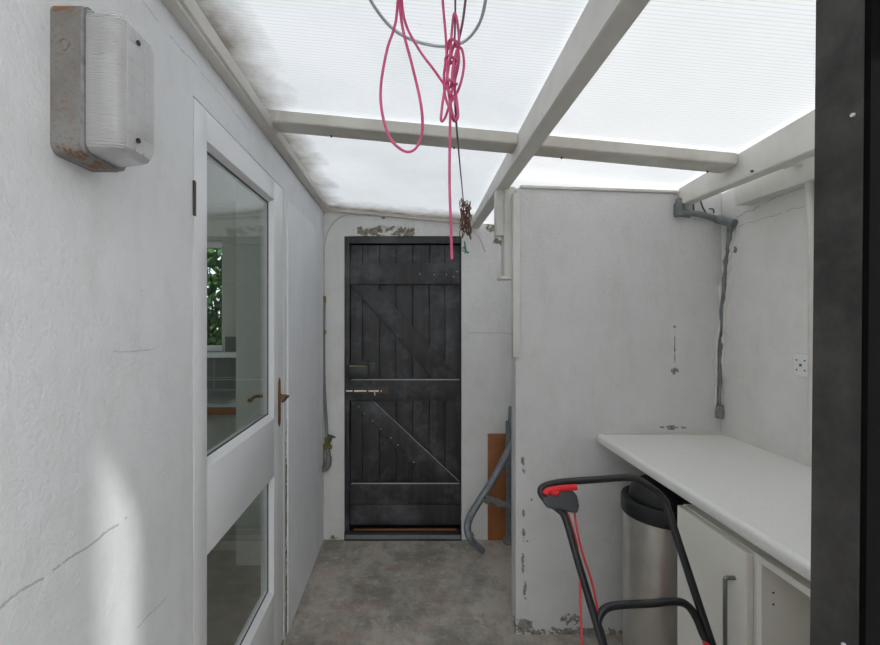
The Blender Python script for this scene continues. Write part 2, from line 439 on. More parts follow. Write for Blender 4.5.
# roof sheets (twin-wall polycarbonate), left and right of the rafter
def sheet(name, x0, x1, mat, y0=.25, y1=2.98):
    bm = B()
    pts = [(x0, y0), (x1, y0), (x1, y1), (x0, y1)]
    lo = [bm.verts.new((x, y, roof(x, y))) for x, y in pts]; hi = [bm.verts.new((x, y, roof(x, y)+.010)) for x, y in pts]
    bm.faces.new(hi)          # single scattering skin, with the walls of the sheet's edge
    for i in range(4): bm.faces.new((lo[i], lo[(i+1) % 4], hi[(i+1) % 4], hi[i]))
    return obj(name, bm, mat, smooth=False)
struct(sheet('ceiling', XL, .4385, 'poly_l'), 'translucent ribbed polycarbonate roof sheet, grimy along its left edge', 'roof sheet')
struct(sheet('ceiling_right', .4395, XR+.14, 'poly_r'), 'bright clean translucent roof sheet to the right of the rafter', 'roof sheet')

# timbers
def beam_x(name, y0, y1, x0, x1, h, mat, label, bolts=(), group=None):
    t = thing(name, label, 'beam', ((x0+x1)/2, (y0+y1)/2, roof((x0+x1)/2, y0)-h), group)
    bm = B()
    vs = [(x0, y0), (x1, y0), (x1, y1), (x0, y1)]
    lo = [bm.verts.new((x, y, roof(x, y)-h-.0015)) for x, y in vs]; hi = [bm.verts.new((x, y, roof(x, y)-.0015)) for x, y in vs]
    bm.faces.new(lo[::-1]); bm.faces.new(hi)
    for i in range(4): bm.faces.new((lo[i], lo[(i+1) % 4], hi[(i+1) % 4], hi[i]))
    bmesh.ops.bevel(bm, geom=list(bm.edges), offset=.003, segments=2, affect='EDGES')
    obj('timber', bm, mat, t)
    for x in bolts:
        bm = B(); z = roof(x, y0)-h-.008
        tube(bm, [(x, y0+.075, z+.010), (x, y0+.075, z-.004)], .0032, 8)
        obj('screw', bm, 'iron', t)
    return t
RX0, RX1, RZ = .410, .467, 2.075
PY0, PY1, PH = 1.586, 1.675, .043
beam_x('roof_purlin', PY0, PY1, -.52, RX0, PH, 'wood_dirty', 'white painted roof purlin running from the house wall to the middle rafter', (-.30, .18))
beam_x('roof_purlin', PY0, PY1, RX1, 1.232, PH, 'wood_dirty', 'white painted roof purlin running from the middle rafter to the right-hand beam', (.60, 1.17))
beam_x('roof_purlin', .785, .87, -.52, RX0, PH, 'wood_dirty', 'white roof purlin above the camera carrying the hanging pink cord')
# closing strip against the end wall
bm = B()
for x0, x1 in ((-.54, .408),):
    vs = [(x0, YE-.022), (x1, YE-.022), (x1, YE), (x0, YE)]
    lo = [bm.verts.new((x, y, roof(x, y)-.022)) for x, y in vs]; hi = [bm.verts.new((x, y, roof(x, y)-.002)) for x, y in vs]
    bm.faces.new(lo[::-1]); bm.faces.new(hi)
    for i in range(4): bm.faces.new((lo[i], lo[(i+1) % 4], hi[(i+1) % 4], hi[i]))
struct(obj('trim_2', bm, 'wood_dirty'), 'thin grimy strip where the roof meets the end wall', 'trim')

# middle rafter
t = thing('roof_rafter', 'long white painted rafter running down the middle of the roof to the end wall', 'beam', (RX0, 1.5, RZ))
bm = B()
y0, y1 = .34, YE
v = [bm.verts.new(p) for p in ((RX0, y0, RZ), (RX1, y0, RZ), (RX1, y1, 2.048), (RX0, y1, 2.048), (RX0, y0, roof(RX0, y0)-.002), (RX1, y0, roof(RX1, y0)-.002), (RX1, y1, roof(RX1, y1)-.002), (RX0, y1, roof(RX0, y1)-.002))]
for f in ((3, 2, 1, 0), (4, 5, 6, 7), (0, 1, 5, 4), (1, 2, 6, 5), (2, 3, 7, 6), (3, 0, 4, 7)): bm.faces.new([v[i] for i in f])
bmesh.ops.bevel(bm, geom=list(bm.edges), offset=.0025, segments=2, affect='EDGES')
obj('timber', bm, 'wood_white', t)

# right-hand beam and the plate against the wall below it
t = thing('side_beam', 'deep white painted beam carrying the roof above the worktop', 'beam', (1.235, 1.0, 1.955))
bm = B()
XA, XB_, X0, w_ = 1.200, 1.246, 1.232, .052
v = [bm.verts.new(p) for p in ((XA, .43, 1.955), (XA+w_, .43, 1.955), (XB_+w_, YP-.002, 1.978), (XB_, YP-.002, 1.978), (XA, .43, roof(XA, .43)-.002), (XA+w_, .43, roof(XA+w_, .43)-.002), (XB_+w_, YP-.002, roof(XB_+w_, YP)-.002), (XB_, YP-.002, roof(XB_, YP)-.002))]
for f in ((3, 2, 1, 0), (4, 5, 6, 7), (0, 1, 5, 4), (1, 2, 6, 5), (2, 3, 7, 6), (3, 0, 4, 7)): bm.faces.new([v[i] for i in f])
bmesh.ops.bevel(bm, geom=list(bm.edges), offset=.003, segments=2, affect='EDGES')
obj('timber', bm, 'wood_white', t)
bm = B(); tube(bm, [(X0-.005, 1.52, 1.985), (X0+.006, 1.52, 1.985)], .0045, 8); obj('screw', bm, 'iron', t)
bm = B(); prism(bm, [(1.385, .43, 1.935), (XR-.001, .43, 1.935), (XR-.001, .43, 2.03), (1.385, .43, 2.03)], (0, 1.37, 0), .003)
tag(obj('wall_plate', bm, 'wood_white'), 'white painted timber plate fixed along the top of the right wall', 'beam')

# wall-side trim under the roof on the left: flat soffit board and rounded moulding
bm = B(); box(bm, (XL, .1, 2.172), (-.522, YE-.001, 2.19), .002)
struct(obj('trim_3', bm, 'wood_trim'), 'white flat board along the top of the house wall', 'trim')
bm = B()
prof = [(-.524, 2.191), (-.514, 2.196), (-.508, 2.206), (-.508, 2.216), (-.514, 2.226), (-.524, 2.231), (-.55, 2.231), (-.55, 2.191)]
ends = []
for y in (.1, YE-.03):
    dz = 0 if y < 1 else -.035
    ends.append([bm.verts.new((x, y, z+dz+(.02 if y < 1 and z > 2.2 else 0))) for x, z in prof])
k = len(prof)
for i in range(k): bm.faces.new((ends[0][i], ends[0][(i+1) % k], ends[1][(i+1) % k], ends[1][i]))
bm.faces.new(ends[0][::-1]); bm.faces.new(ends[1])
struct(obj('trim_4', bm, 'wood_trim'), 'rounded white moulding between the house wall and the roof sheet', 'trim')

# timber uprights at the partition corner
def upright(name, x0, x1, y0, y1, z0, z1, mat, label, cat='post'):
    bm = B(); box(bm, (x0, y0, z0), (x1, y1, z1), .002); return tag(obj(name, bm, mat), label, cat)
q = at(512, 357, YP-.03); upright('timber_batten', .478, .510, YP-.028, YP-.001, q.z, 2.03, 'wood_white', 'longer white batten fixed to the front corner of the partition', 'batten')
upright('timber_batten', .4475, .4965, YP+.01, YP+.08, 1.655, 2.068, 'wood_white', 'shorter white batten beside the partition under the rafter', 'batten')
upright('timber_block', .412, .447, YP+.02, YP+.075, 1.845, 2.064, 'wood_white', 'short white timber block hanging under the rafter', 'block')
bm = B(); box(bm, (.430, YP+.0, 1.640), (.485, YP+.09, 1.653), .002); tag(obj('timber_packer', bm, 'wood_white'), 'thin white packer under the shorter batten', 'block')

# wall board between the glazed door and the end wall
bm = B()
pts = []
b0, b1, zt = DY1+.055, 2.56, 2.00
pts = [(XL, b0, .02), (XL, b1, .02), (XL, b1, zt-.10)]
for j in range(7):
    a = math.pi/2*j/6; pts.append((XL, b1-.10+.10*math.cos(a), zt-.10+.10*math.sin(a)))
pts.append((XL, b0, zt))
pts2 = [pts[0], pts[1]]+pts[3:]
prism(bm, pts2, (.007, 0, 0), .0015, 1)
M['board_white'] = paint_wood('white_board_paint', '#f0f2f6', '#e6e8ec', amt=.35, scale=(5, 5, 2.5))
struct(obj('trim_5', bm, 'board_white'), 'white painted wall board between the glazed door and the corner', 'trim')

# ------------------------------------------------------------------ glazed door (left wall)
d = bpy.data.objects.new('door_1', None); C.objects.link(d); d['kind'] = 'structure'; d['_p'] = (XL, 1.5, 0); d.location = (XL, 1.5, 0)
d['label'] = 'white half-glazed door with two glass panes and a brass lever handle'; d['category'] = 'door'
XF = XL+.001; XB = XL-.045
GZ = [(.318, .805), (1.045, 1.948)]          # lower and upper pane openings
gy0, gy1 = 1.172, 1.757
bm = B()
g = .004
box(bm, (XB, DY0+g, .035), (XF, gy0, DZ-g), .0015); box(bm, (XB, gy1, .035), (XF, DY1-g, DZ-g), .0015)
for z0, z1 in ((.035, GZ[0][0]), (GZ[0][1], GZ[1][0]), (GZ[1][1], DZ-g)): box(bm, (XB, gy0-.002, z0), (XF, gy1+.002, z1), .0015)
obj('door_leaf', bm, 'upvc', d)
bm = B()
box(bm, (XL-.06, DY1+.0005, 0), (XL+.003, DY1+.024, DZ), .002)
box(bm, (XL-.09, DY0+.0005, .03), (XL-.048, DY0+.02, DZ)); box(bm, (XL-.09, DY1-.02, .03), (XL-.048, DY1, DZ)); box(bm, (XL-.09, DY0, DZ-.02), (XL-.048, DY1, DZ))
M['frame_white'] = simple('white_frame_paint', '#e4e5e8', .5, 0, '#dadbdd', 6, .1)
obj('door_frame', bm, 'frame_white', d)
bm = B(); box(bm, (XL-.09, DY0, -.01), (XL+.002, DY1, .03), .002); obj('threshold', bm, 'lead', d)
bw = .012
for z0, z1 in GZ:
    bm = B()                 # sloping glazing beads
    xo, xi = XF-.001, XF-.018
    O = [(gy0, z0), (gy1, z0), (gy1, z1), (gy0, z1)]; I = [(gy0+bw, z0+bw*1.6), (gy1-bw, z0+bw*1.6), (gy1-bw, z1-bw), (gy0+bw, z1-bw)]
    vo = [bm.verts.new((xo, y, z)) for y, z in O]; vi = [bm.verts.new((xi, y, z)) for y, z in I]; vb = [bm.verts.new((XB+.004, y, z)) for y, z in I]
    vob = [bm.verts.new((XB+.004, y, z)) for y, z in O]
    for i in range(4):
        j = (i+1) % 4; bm.faces.new((vo[i], vo[j], vi[j], vi[i])); bm.faces.new((vi[i], vi[j], vb[j], vb[i])); bm.faces.new((vb[i], vb[j], vob[j], vob[i])); bm.faces.new((vob[i], vob[j], vo[j], vo[i]))
    obj('glazing_bead', bm, 'upvc', d, smooth=False)
    bm = B(); s_ = .005
    for a, b in (((gy0+bw, z0+bw*1.6), (gy1-bw, z0+bw*1.6+s_)), ((gy0+bw, z1-bw-s_), (gy1-bw, z1-bw)), ((gy0+bw, z0+bw*1.6), (gy0+bw+s_, z1-bw)), ((gy1-bw-s_, z0+bw*1.6), (gy1-bw, z1-bw))):
        box(bm, (xi-.004, a[0], a[1]), (xi-.001, b[0], b[1]))
    obj('glazing_seal', bm, 'seal', d)
    bm = B(); box(bm, (xi-.010, gy0+.006, z0+.008), (xi-.004, gy1-.006, z1-.006)); obj('glass_pane', bm, 'glass', d, smooth=False)
# handle: backplate, lever, keyhole, on both faces
hy = 1.822
for side in (1, -1):
    x = XF if side == 1 else XB
    bm = B()
    pl = [(x, hy+dy, 1.10+dz) for dy, dz in ((-.012, -.085), (0, -.105), (.012, -.085), (.014, -.03), (.011, 0), (.014, .03), (.012, .085), (0, .105), (-.012, .085), (-.014, .03), (-.011, 0), (-.014, -.03))]
    prism(bm, pl, (.005*side, 0, 0), .001, 1)
    h = obj('handle_plate', bm, 'brass', d)
    bm = B()
    tube(bm, [(x+.004*side, hy, 1.125), (x+.012*side, hy, 1.125)], .010, 14)
    tube(bm, smooth_path([(x+.010*side, hy, 1.125), (x+.030*side, hy, 1.125), (x+.042*side, hy-.010, 1.126), (x+.045*side, hy-.045, 1.128), (x+.043*side, hy-.085, 1.122), (x+.042*side, hy-.105, 1.128)], 6), [.0075]*8+[.0065]*12+[.0075]*11, 10)
    obj('lever', bm, 'brass', h)
    bm = B(); tube(bm, [(x+.004*side, hy, 1.06), (x+.0062*side, hy, 1.06)], .005, 12); obj('keyhole', bm, 'rubber', h)
for z in (1.77, .25):
    bm = B(); tube(bm, [(XL+.002, DY0+.001, z-.045), (XL+.002, DY0+.001, z+.045)], .0035, 8)
    box(bm, (XL+.0, DY0+.002, z-.045), (XL+.0025, DY0+.012, z+.045)); obj('hinge', bm, 'iron', d)

# ------------------------------------------------------------------ black ledged and braced door
YD = YE+.03
d = bpy.data.objects.new('door_2', None); C.objects.link(d); d['kind'] = 'structure'; d['_p'] = (0, YD, 0); d.location = (0, YD, 0)
d['label'] = 'black painted ledged and braced plank door with a sliding bolt'; d['category'] = 'door'
def dz_(py): return EYE-(py-VY)*YD/F
def dx_(px): return (px-VX)*YD/F
bm = B()
box(bm, (ex0+.0, YD-.022, 0.03), (dx_(350), YD+.06, ez), .003); box(bm, (dx_(461), YD-.008, .03), (ex1, YD+.06, ez), .002); box(bm, (dx_(350), YD-.022, dz_(244)), (dx_(461), YD+.06, ez), .003)
obj('door_frame', bm, 'black_paint', d)
bm = B()
xs = [350.5, 362.4, 379.5, 396, 412.7, 429.5, 445, 460.5]
for a, b in zip(xs, xs[1:]):
    box(bm, (dx_(a)+.0015, YD, dz_(524)), (dx_(b)-.0015, YD+.022, dz_(245)), .003, 2)
obj('door_planks', bm, 'black_paint', d)
bm = B(); box(bm, (dx_(346), YD+.061, .01), (dx_(463.), YD+.07, dz_(239))); obj('added_light_block', bm, 'rubber', d)  # unseen sheet sized to keep light from leaking round the planks
def ledge(y0, y1, x0=350.5, x1=460):
    bm = B(); box(bm, (dx_(x0), YD-.022, dz_(y1)), (dx_(x1), YD-.0005, dz_(y0)), .003); return obj('ledge', bm, 'black_paint', d)
L1 = ledge(264, 284.5); L2 = ledge(379, 400, 348); L3 = ledge(482, 503)
for L, y in ((L2, 379), (L3, 482)):
    bm = B(); box(bm, (dx_(352), YD-.0235, dz_(y)-.004), (dx_(459), YD-.018, dz_(y)+.0015), .0007); obj('worn_edge', bm, 'worn_edge', L)
bm = B(); box(bm, (dx_(350.5), YD-.012, dz_(524)), (dx_(460.5), YD-.0005, dz_(504)), .003); obj('bottom_board', bm, 'black_paint', d)
def brace(p, em='worn_edge'):
    bm = B(); prism(bm, [(dx_(x), YD-.018, dz_(y)) for x, y in p], (0, .0175, 0), .0025); b = obj('brace', bm, 'black_paint', d)
    bm = B(); a, c = Vector((dx_(p[1][0]), YD-.0175, dz_(p[1][1]))), Vector((dx_(p[2][0]), YD-.0175, dz_(p[2][1])))
    dd = (c-a).normalized(); tube(bm, [a+dd*.01, c-dd*.01], .0018, 6); obj('worn_edge', bm, em, b)
brace([(351, 285), (375, 285), (459.6, 378.5), (433, 378.5)], 'iron')
brace([(351, 400.7), (373.7, 400.7), (460, 481.5), (428, 481.5)])
# nails on the ledges and braces
bm = B()
for px, py in ((419.5, 274.5), (434, 275), (446, 275), (453, 277), (457, 272), (359, 406), (365, 413), (373, 420), (381, 428), (391, 437), (398, 444), (414, 461)):
    tube(bm, [(dx_(px), YD-.0245, dz_(py)), (dx_(px), YD-.016, dz_(py))], .004, 8)
obj('nail_heads', bm, 'worn_edge', d)
# rim lock and sliding bolt
bm = B(); box(bm, (dx_(347.5), YD-.040, dz_(377)), (dx_(368.5), YD-.0005, dz_(364)), .002); lk = obj('rim_lock', bm, 'black_gloss', d)
bm = B(); box(bm, (dx_(368), YD-.016, dz_(378)), (dx_(376), YD-.0005, dz_(361.5)), .001); box(bm, (dx_(347.5), YD-.016, dz_(364)), (dx_(369), YD-.0005, dz_(361.5)), .001); obj('lock_plate', bm, 'black_gloss', lk)
bm = B(); box(bm, (dx_(350), YD-.0415, dz_(366)), (dx_(366), YD-.039, dz_(364.8))); obj('brass_strip', bm, 'valve', lk)
bm = B(); tube(bm, [(dx_(363), YD-.040, dz_(370.8)), (dx_(363), YD-.052, dz_(370.8)), (dx_(363), YD-.064, dz_(370.8))], [.005, .005, .009], 14); obj('lock_knob', bm, 'black_gloss', lk)
bm = B(); box(bm, (dx_(351), YD-.026, dz_(393)), (dx_(389), YD-.0215, dz_(386.5)), .001)
bp = obj('bolt_plate', bm, 'iron', d)
bm = B(); tube(bm, [(dx_(347), YD-.032, dz_(390.2)), (dx_(382), YD-.032, dz_(390.2))], .0055, 10)
tube(bm, smooth_path([(dx_(375), YD-.034, dz_(390.2)), (dx_(375), YD-.045, dz_(391.5)), (dx_(375.5), YD-.05, dz_(394))], 4), .0045, 8); obj('bolt_bar', bm, 'steel', bp)
bm = B()
for px in (354, 368, 380):
    box(bm, (dx_(px)-.006, YD-.040, dz_(392.5)), (dx_(px)+.006, YD-.025, dz_(387.8)), .002)
obj('bolt_staples', bm, 'iron', bp)
bm = B(); box(bm, (ex0+.001, YE-.018, .0), (ex1-.001, YE+.115, .055), .006); obj('threshold', bm, 'black_gloss', d)
bm = B(); box(bm, (ex0+.01, YE-.0195, .012), (ex1-.01, YE-.0175, .040), .0005); obj('threshold_strip', bm, 'pvc_grey', d)
bm = B(); box(bm, (dx_(354), YE+.010, .055), (dx_(456), YE+.022, .064), .002); obj('weather_strip', bm, 'board', d)

# ------------------------------------------------------------------ black doorpost nearest the camera
t = bpy.data.objects.new('door_3', None); C.objects.link(t); t['kind'] = 'structure'; t['_p'] = (.35, .33, 0); t.location = (.35, .33, 0)
t['label'] = 'black painted timber doorpost at the right edge of the picture'; t['category'] = 'doorpost'
bm = B()
lean = .0105
prism(bm, [(.343, .329, -.0), (.343, .367, 0), (.47, .367, 0), (.47, .329, 0)], (0, 0, 2.235))
for v in bm.verts:
    if v.co.x < .4: v.co.x += (v.co.z-.75)*lean*.9
obj('doorpost', bm, 'post', t)
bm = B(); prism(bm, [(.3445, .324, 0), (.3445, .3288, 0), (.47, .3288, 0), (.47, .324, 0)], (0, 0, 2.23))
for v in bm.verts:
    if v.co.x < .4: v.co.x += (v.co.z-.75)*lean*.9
obj('post_front_shade', bm, 'post_shade', t)  # near-black strip added to darken the post's front where no light falls
bm = B()
for z, y in ((1.62, .331), (1.20, .334)):
    tube(bm, [(.3415+(z-.75)*.0095, y+.004, z), (.3465+(z-.75)*.0095, y+.004, z)], .0016, 8)
obj('screw', bm, 'worn_edge', t)

# ------------------------------------------------------------------ bulkhead light
t = thing('bulkhead_light', 'rusty grey bulkhead light with a ribbed clear cover on the house wall', 'wall light', (XL, .71, 1.717))
def rrect(y0, y1, z0, z1, r, n=6):
    o = []
    for cy, cz, a0_ in ((y1-r, z1-r, 0), (y0+r, z1-r, 90), (y0+r, z0+r, 180), (y1-r, z0+r, 270)):
        for j in range(n+1):
            a = math.radians(a0_+90*j/n); o.append((cy+r*math.cos(a), cz+r*math.sin(a)))
    return o
def loft(bm, loops, cap0=True, cap1=True):
    R = [[bm.verts.new((x, y, z)) for y, z in lp] for x, lp in loops]
    for a, b in zip(R, R[1:]):
        k = len(a)
        for i in range(k): bm.faces.new((a[i], a[(i+1) % k], b[(i+1) % k], b[i]))
    if cap0: bm.faces.new(R[0][::-1])
    if cap1: bm.faces.new(R[-1])
y0, y1, z0, z1 = .659, .760, 1.716, 1.952
bm = B()
loft(bm, [(XL-.001, rrect(y0, y1, z0, z1, .016)), (-.512, rrect(y0, y1, z0, z1, .016)), (-.508, rrect(y0+.003, y1-.003, z0+.003, z1-.003, .015))])
hs = obj('housing', bm, 'housing', t)
bm = B(); tube(bm, [(-.533+.0075*math.cos(a), y0-.0004, 1.885+.0085*math.sin(a)) for a in [i*math.pi/12 for i in range(25)]], .0011, 8); obj('knockout', bm, 'housing', hs)
bm = B(); loft(bm, [(-.5085, rrect(y0+.001, y1-.001, z0+.001, z1-.001, .016)), (-.5035, rrect(y0+.001, y1-.001, z0+.001, z1-.001, .016))]); obj('gasket', bm, 'lead', t)
bm = B()
loops = []
# side skirt with fine horizontal ribs is modelled as many rounded-rectangle rings turned along the height
nz = 120
zs = [z0+.006+(z1-z0-.012)*i/nz for i in range(nz+1)]
Y0, Y1 = y0+.005, y1-.005
def lens_outline(x):      # shape narrows a little towards the front
    u = (x+.5035)/.058
    k = .006*u+.010*max(0, u-.8)/.2
    return Y0+k, Y1-k*.6, z0+.006+k, z1-.006-k
xs_ = [-.5035, -.495, -.485, -.475, -.465, -.456, -.450, -.447, -.4455]
loft(bm, [(x, rrect(*lens_outline(x), .016, 6)) for x in xs_], cap0=False)
cv = obj('lens_cover', bm, 'lens', t)
bm = B()
for z in zs[3:-3]:
    if int((z-zs[0])/(zs[1]-zs[0])) % 2: continue
    a = lens_outline(-.5); b = lens_outline(-.458)
    tube(bm, [(-.502, a[0]-.0002, z), (-.458, b[0]-.0002, z), (-.449, b[0]+.006, z)], .0008, 6, False)
obj('ribs', bm, 'lens', cv)
bm = B()
for i in range(7):
    zz = 1.745+i*.029
    for j in range(3):
        yy = .683+j*.022
        box(bm, (-.4462, yy-.0095, zz-.0125), (-.4450, yy+.0095, zz+.0125), .0006, 1)
obj('prisms', bm, 'lens', cv)
for z in (1.913, 1.752):
    bm = B(); tube(bm, [(-.447, .700, z), (-.4425, .700, z)], .0042, 12); obj('screw', bm, 'rubber', cv)
bm = B(); tube(bm, [(-.50, .71, 1.77), (-.50, .71, 1.90)], .012, 14); obj('lamp_tube', bm, 'socket', t)
for z in (1.745, 1.905):
    bm = B(); box(bm, (-.5035, .68, z), (-.497, .74, z+.02), .001); obj('lamp_holder', bm, 'brass', t)

# ------------------------------------------------------------------ pipe, stopcock, cables at the end wall
t = thing('water_pipe', 'thin grey water pipe running down the left corner to an old stopcock', 'pipe', at(324, 465, YE-.02))
bm = B(); yq = YE-.014
tube(bm, smooth_path([at(324, 300, yq), at(323.5, 340, yq), at(324, 385, yq), at(326, 420, yq), at(327, 440, yq)], 6), .011, 10); obj('pipe', bm, 'pvc_grey', t)
for ya_, yb_ in ((296, 303), (330, 334)):
    bm = B(); tube(bm, [at(324, ya_, yq), at(324, yb_, yq)], .0135, 10); obj('pipe_clip', bm, 'valve', t)
bm = B(); tube(bm, [at(327, 437, yq), at(326.8, 449, yq)], [.016, .015], 10)
tube(bm, [at(321, 446, yq), at(332, 447, yq)], .014, 10); tube(bm, [at(326, 448, yq), at(330, 440, YE-.04), at(331.5, 436, YE-.05)], [.015, .012, .008], 10); v_ = obj('stopcock_body', bm, 'valve', t)
bm = B(); a = at(328, 435, YE-.05); b = at(335.5, 437.5, YE-.05); tube(bm, [a, (a+b)/2, b], [.005, .006, .005], 8); tube(bm, [at(331.7, 436, YE-.045), at(331.7, 439, YE-.04)], .004, 8); obj('tap_handle', bm, 'rubber', v_)
bm = B(); tube(bm, smooth_path([at(327.5, 449, yq), at(328.5, 458, YE-.03), at(327, 466, YE-.035), at(322.6, 469, YE-.03)], 5), [.016]*5+[.021]*5+[.024]*6, 12)
tube(bm, smooth_path([at(322.8, 446, yq), at(322.5, 455, yq), at(322.6, 467, yq)], 4), .013, 8); obj('elbow', bm, 'lead', t)
bm = B()
tube(bm, smooth_path([at(324, 298, YE-.006), at(324, 262, YE-.006), at(324.5, 245, YE-.006), at(327, 234, YE-.006), at(331, 226, YE-.006), at(337, 219.5, YE-.006), at(346, 215, YE-.006), at(360, 213.6, YE-.008), at(372, 213.6, YE-.01)], 6), .0045, 8)
tag(obj('electric_cable', bm, 'white_cable'), 'off-white cable curving up the left corner over the black door', 'cable')
bm = B(); tube(bm, smooth_path([at(356, 215.5, YE-.006), at(385, 216.3, YE-.006), at(425, 219, YE-.006), at(458, 221.5, YE-.006), at(475, 223, YE-.006)], 5), .003, 6)
tag(obj('electric_cable', bm, 'white_cable'), 'thin off-white cable running along the wall above the black door', 'cable')

# ------------------------------------------------------------------ hanging cords
YC = .90
t = thing('pink_cord', 'bright pink cord hanging in a long loop and a knotted bundle from the roof', 'cord', at(400, 0, YC))
def cpath(pts, dy=None): return [at(x, y, YC+(dy[i] if dy else 0)) for i, (x, y) in enumerate(pts)]
bm = B()
tube(bm, smooth_path(cpath([(399, -26), (396, 20), (387, 50), (381, 85), (382, 112), (390, 138), (404, 151), (415, 149), (422, 133), (421, 105), (412, 65), (403, 30), (399.5, 0), (400, -26)]), 8), .0030, 8)
obj('long_loop', bm, 'pink_cord', t)
bm = B()
tube(bm, smooth_path(cpath([(401, -26), (404, 18), (418, 48), (434, 70), (448, 90), (455, 100), (458, 112), (456, 120), (452, 112), (449, 95), (447, 70), (446, 40), (443, 5), (441, -26)]), 8), .0028, 8)
obj('slanting_strand', bm, 'pink_cord', t)
bm = B()
tube(bm, smooth_path(cpath([(454, 45), (450, 60), (447, 80), (450, 95), (455, 80), (459, 60), (456, 42), (449, 42), (446, 60), (444, 75), (445, 95), (450, 110), (454, 121), (458, 116), (456, 95), (452, 75), (457, 50), (462, 50), (464, 65), (461, 82), (456, 95), (450, 104), (445, 118), (441, 120), (443, 100), (447, 78), (450, 55), (452, 30), (454, 14), (457, 20), (459, 40), (457, 60), (451, 85)], [0, .01, .005, -.01, .01, .015, -.01, 0, .01, .01, 0, -.01, .01, 0, .01, -.01, 0, .01, .01, 0, .012, -.01, 0, .01, 0, .01, -.01, .01, 0, 0, .01, 0, 0]), 8), .0028, 8)
kb = obj('knotted_bundle', bm, 'pink_cord', t)
for zc in (44, 60, 84):
    bm = B(); p = at(454 if zc < 50 else 451, zc, YC+.002)
    tube(bm, [p+Vector((.012*math.cos(a), .012*math.sin(a), .004*math.sin(2*a))) for a in [i*math.pi/8 for i in range(17)]], .003, 8)
    obj('binding_turn', bm, 'pink_cord', kb)
bm = B()
tube(bm, smooth_path(cpath([(451, 95), (450, 130), (449.5, 180), (451, 230), (452, 259)]), 6), .0029, 8); obj('hanging_tail', bm, 'pink_cord', t)
bm = B()
tube(bm, smooth_path([at(469, -30, YC+.03), at(463, 20, YC+.03), at(458, 45, YC+.035), at(455, 80, YC+.04), at(456, 118, YC+.12), at(459, 155, 1.5), at(463, 197, 2.3), at(465, 208, 2.35)], 8), .0028, 7)
tag(obj('dark_cord', bm, 'dark_cord'), 'dark plum cord running from the pink bundle to the wire tangle by the rafter end', 'cord')
bm = B()
tube(bm, smooth_path([at(455, -28, YC+.01), at(455.3, 12, YC+.01), at(454.5, 45, YC+.01)], 5), .0022, 7)
tag(obj('support_cord', bm, 'dark_cord'), 'short dark strand holding up the pink bundle', 'cord')
# pale tube under the sheet, in place of the shadow of a cord above it
bm = B()
def ur(px, py):   # point of the sheet's underside seen at this pixel
    d = at(px, py, 1.)-Vector((0, 0, EYE)); Y = 1.
    for _ in range(30): Y = (roof(d.x*Y, Y)-.008-EYE)/d.z
    return Vector((0, 0, EYE))+d*Y
tube(bm, smooth_path([ur(364, -14), ur(374, 6), ur(392, 28), ur(415, 41), ur(444, 46.5), ur(465, 41), ur(480, 22), ur(487, -8)], 8), .004, 8)
tag(obj('cord_shadow', bm, 'cord_shadow_grey'), 'faint grey arc on the roof sheet, shadow of a cord above it built as a tube', 'cable')
# tangle of wires by the rafter end
t = thing('wire_tangle', 'tangle of rusty and green wires hooked at the end of the rafter', 'wire', at(466, 215, 2.35))
random.seed(3)
for nm, mt, n, r in (('rusty_strands', 'wire_mix', 9, .0024), ('green_strand', 'green_wire', 1, .003), ('red_strand', 'red_cable', 1, .0022)):
    bm = B()
    for i in range(n):
        base = {'rusty_strands': (465.5, 218, 6, 20), 'green_strand': (466, 246, 4, 9), 'red_strand': (468, 222, 6, 8)}[nm]
        pts = [at(base[0]+random.uniform(-base[2], base[2]), base[1]+random.uniform(-base[3], base[3]), 2.35-random.uniform(.0, .05)) for _ in range(8)]
        tube(bm, smooth_path(pts, 6), r, 6)
    obj(nm, bm, mt, t)
bm = B(); tube(bm, smooth_path([at(467, 232, 2.34), at(476, 234, 2.5), at(481, 241, 2.7), at(485, 252, YE-.008)], 6), .0028, 6); obj('loose_end', bm, 'white_cable', t)

# ------------------------------------------------------------------ tubular frame, pipe and board by the end wall
t = thing('tube_frame', 'bent grey tubular metal frame leaning in the gap beside the black door', 'metal frame', (.35, 2.6, 0))
ya = 2.42
bm = B(); tube(bm, smooth_path([at(534, 405, 2.62), at(512, 444, 2.60), at(494, 478, 2.57), at(480, 500, 2.55), at(470.5, 516, 2.53), at(467.5, 528, 2.52), at(471, 540, 2.51), at(482, 550.5, 2.60)], 7), .0215, 14); obj('bent_leg', bm, 'tube', t)
bm = B(); tube(bm, [at(486, 497, 2.56), at(498, 503, 2.57), at(532, 511, 2.62)], .0175, 12); obj('cross_bar', bm, 'tube', t)
bm = B(); tube(bm, [at(482, 495, 2.55), at(488, 500, 2.56)], .026, 12); tube(bm, [at(494, 501, 2.565), at(500, 504, 2.572)], .024, 12); obj('pivot_collar', bm, 'lead', t)
bm = B(); tube(bm, [at(485, 498, 2.50), at(485, 498, 2.53)], .007, 10); obj('bolt', bm, 'iron', t)
t = thing('floor_pipe', 'upright grey pipe standing at the partition edge with a capped foot', 'pipe', (.66, 2.75, 0))
X_ = at(508.5, 500, 2.76).x
bm = B(); tube(bm, [(X_, 2.76, .04), (X_, 2.76, .79)], .018, 12); tube(bm, [(X_+.006, 2.76, .77), (X_+.012, 2.765, .885)], .011, 10); obj('pipe', bm, 'tube', t)
bm = B(); lathe(bm, [(0, 0), (.035, 0), (.037, .01), (.034, .025), (.025, .035), (.02, .055), (0, .055)], (X_, 2.76, 0), 20); obj('foot_cap', bm, 'lead', t)
bm = B(); p0 = at(488, 434, 2.785); p1 = at(511, 545, 2.785)
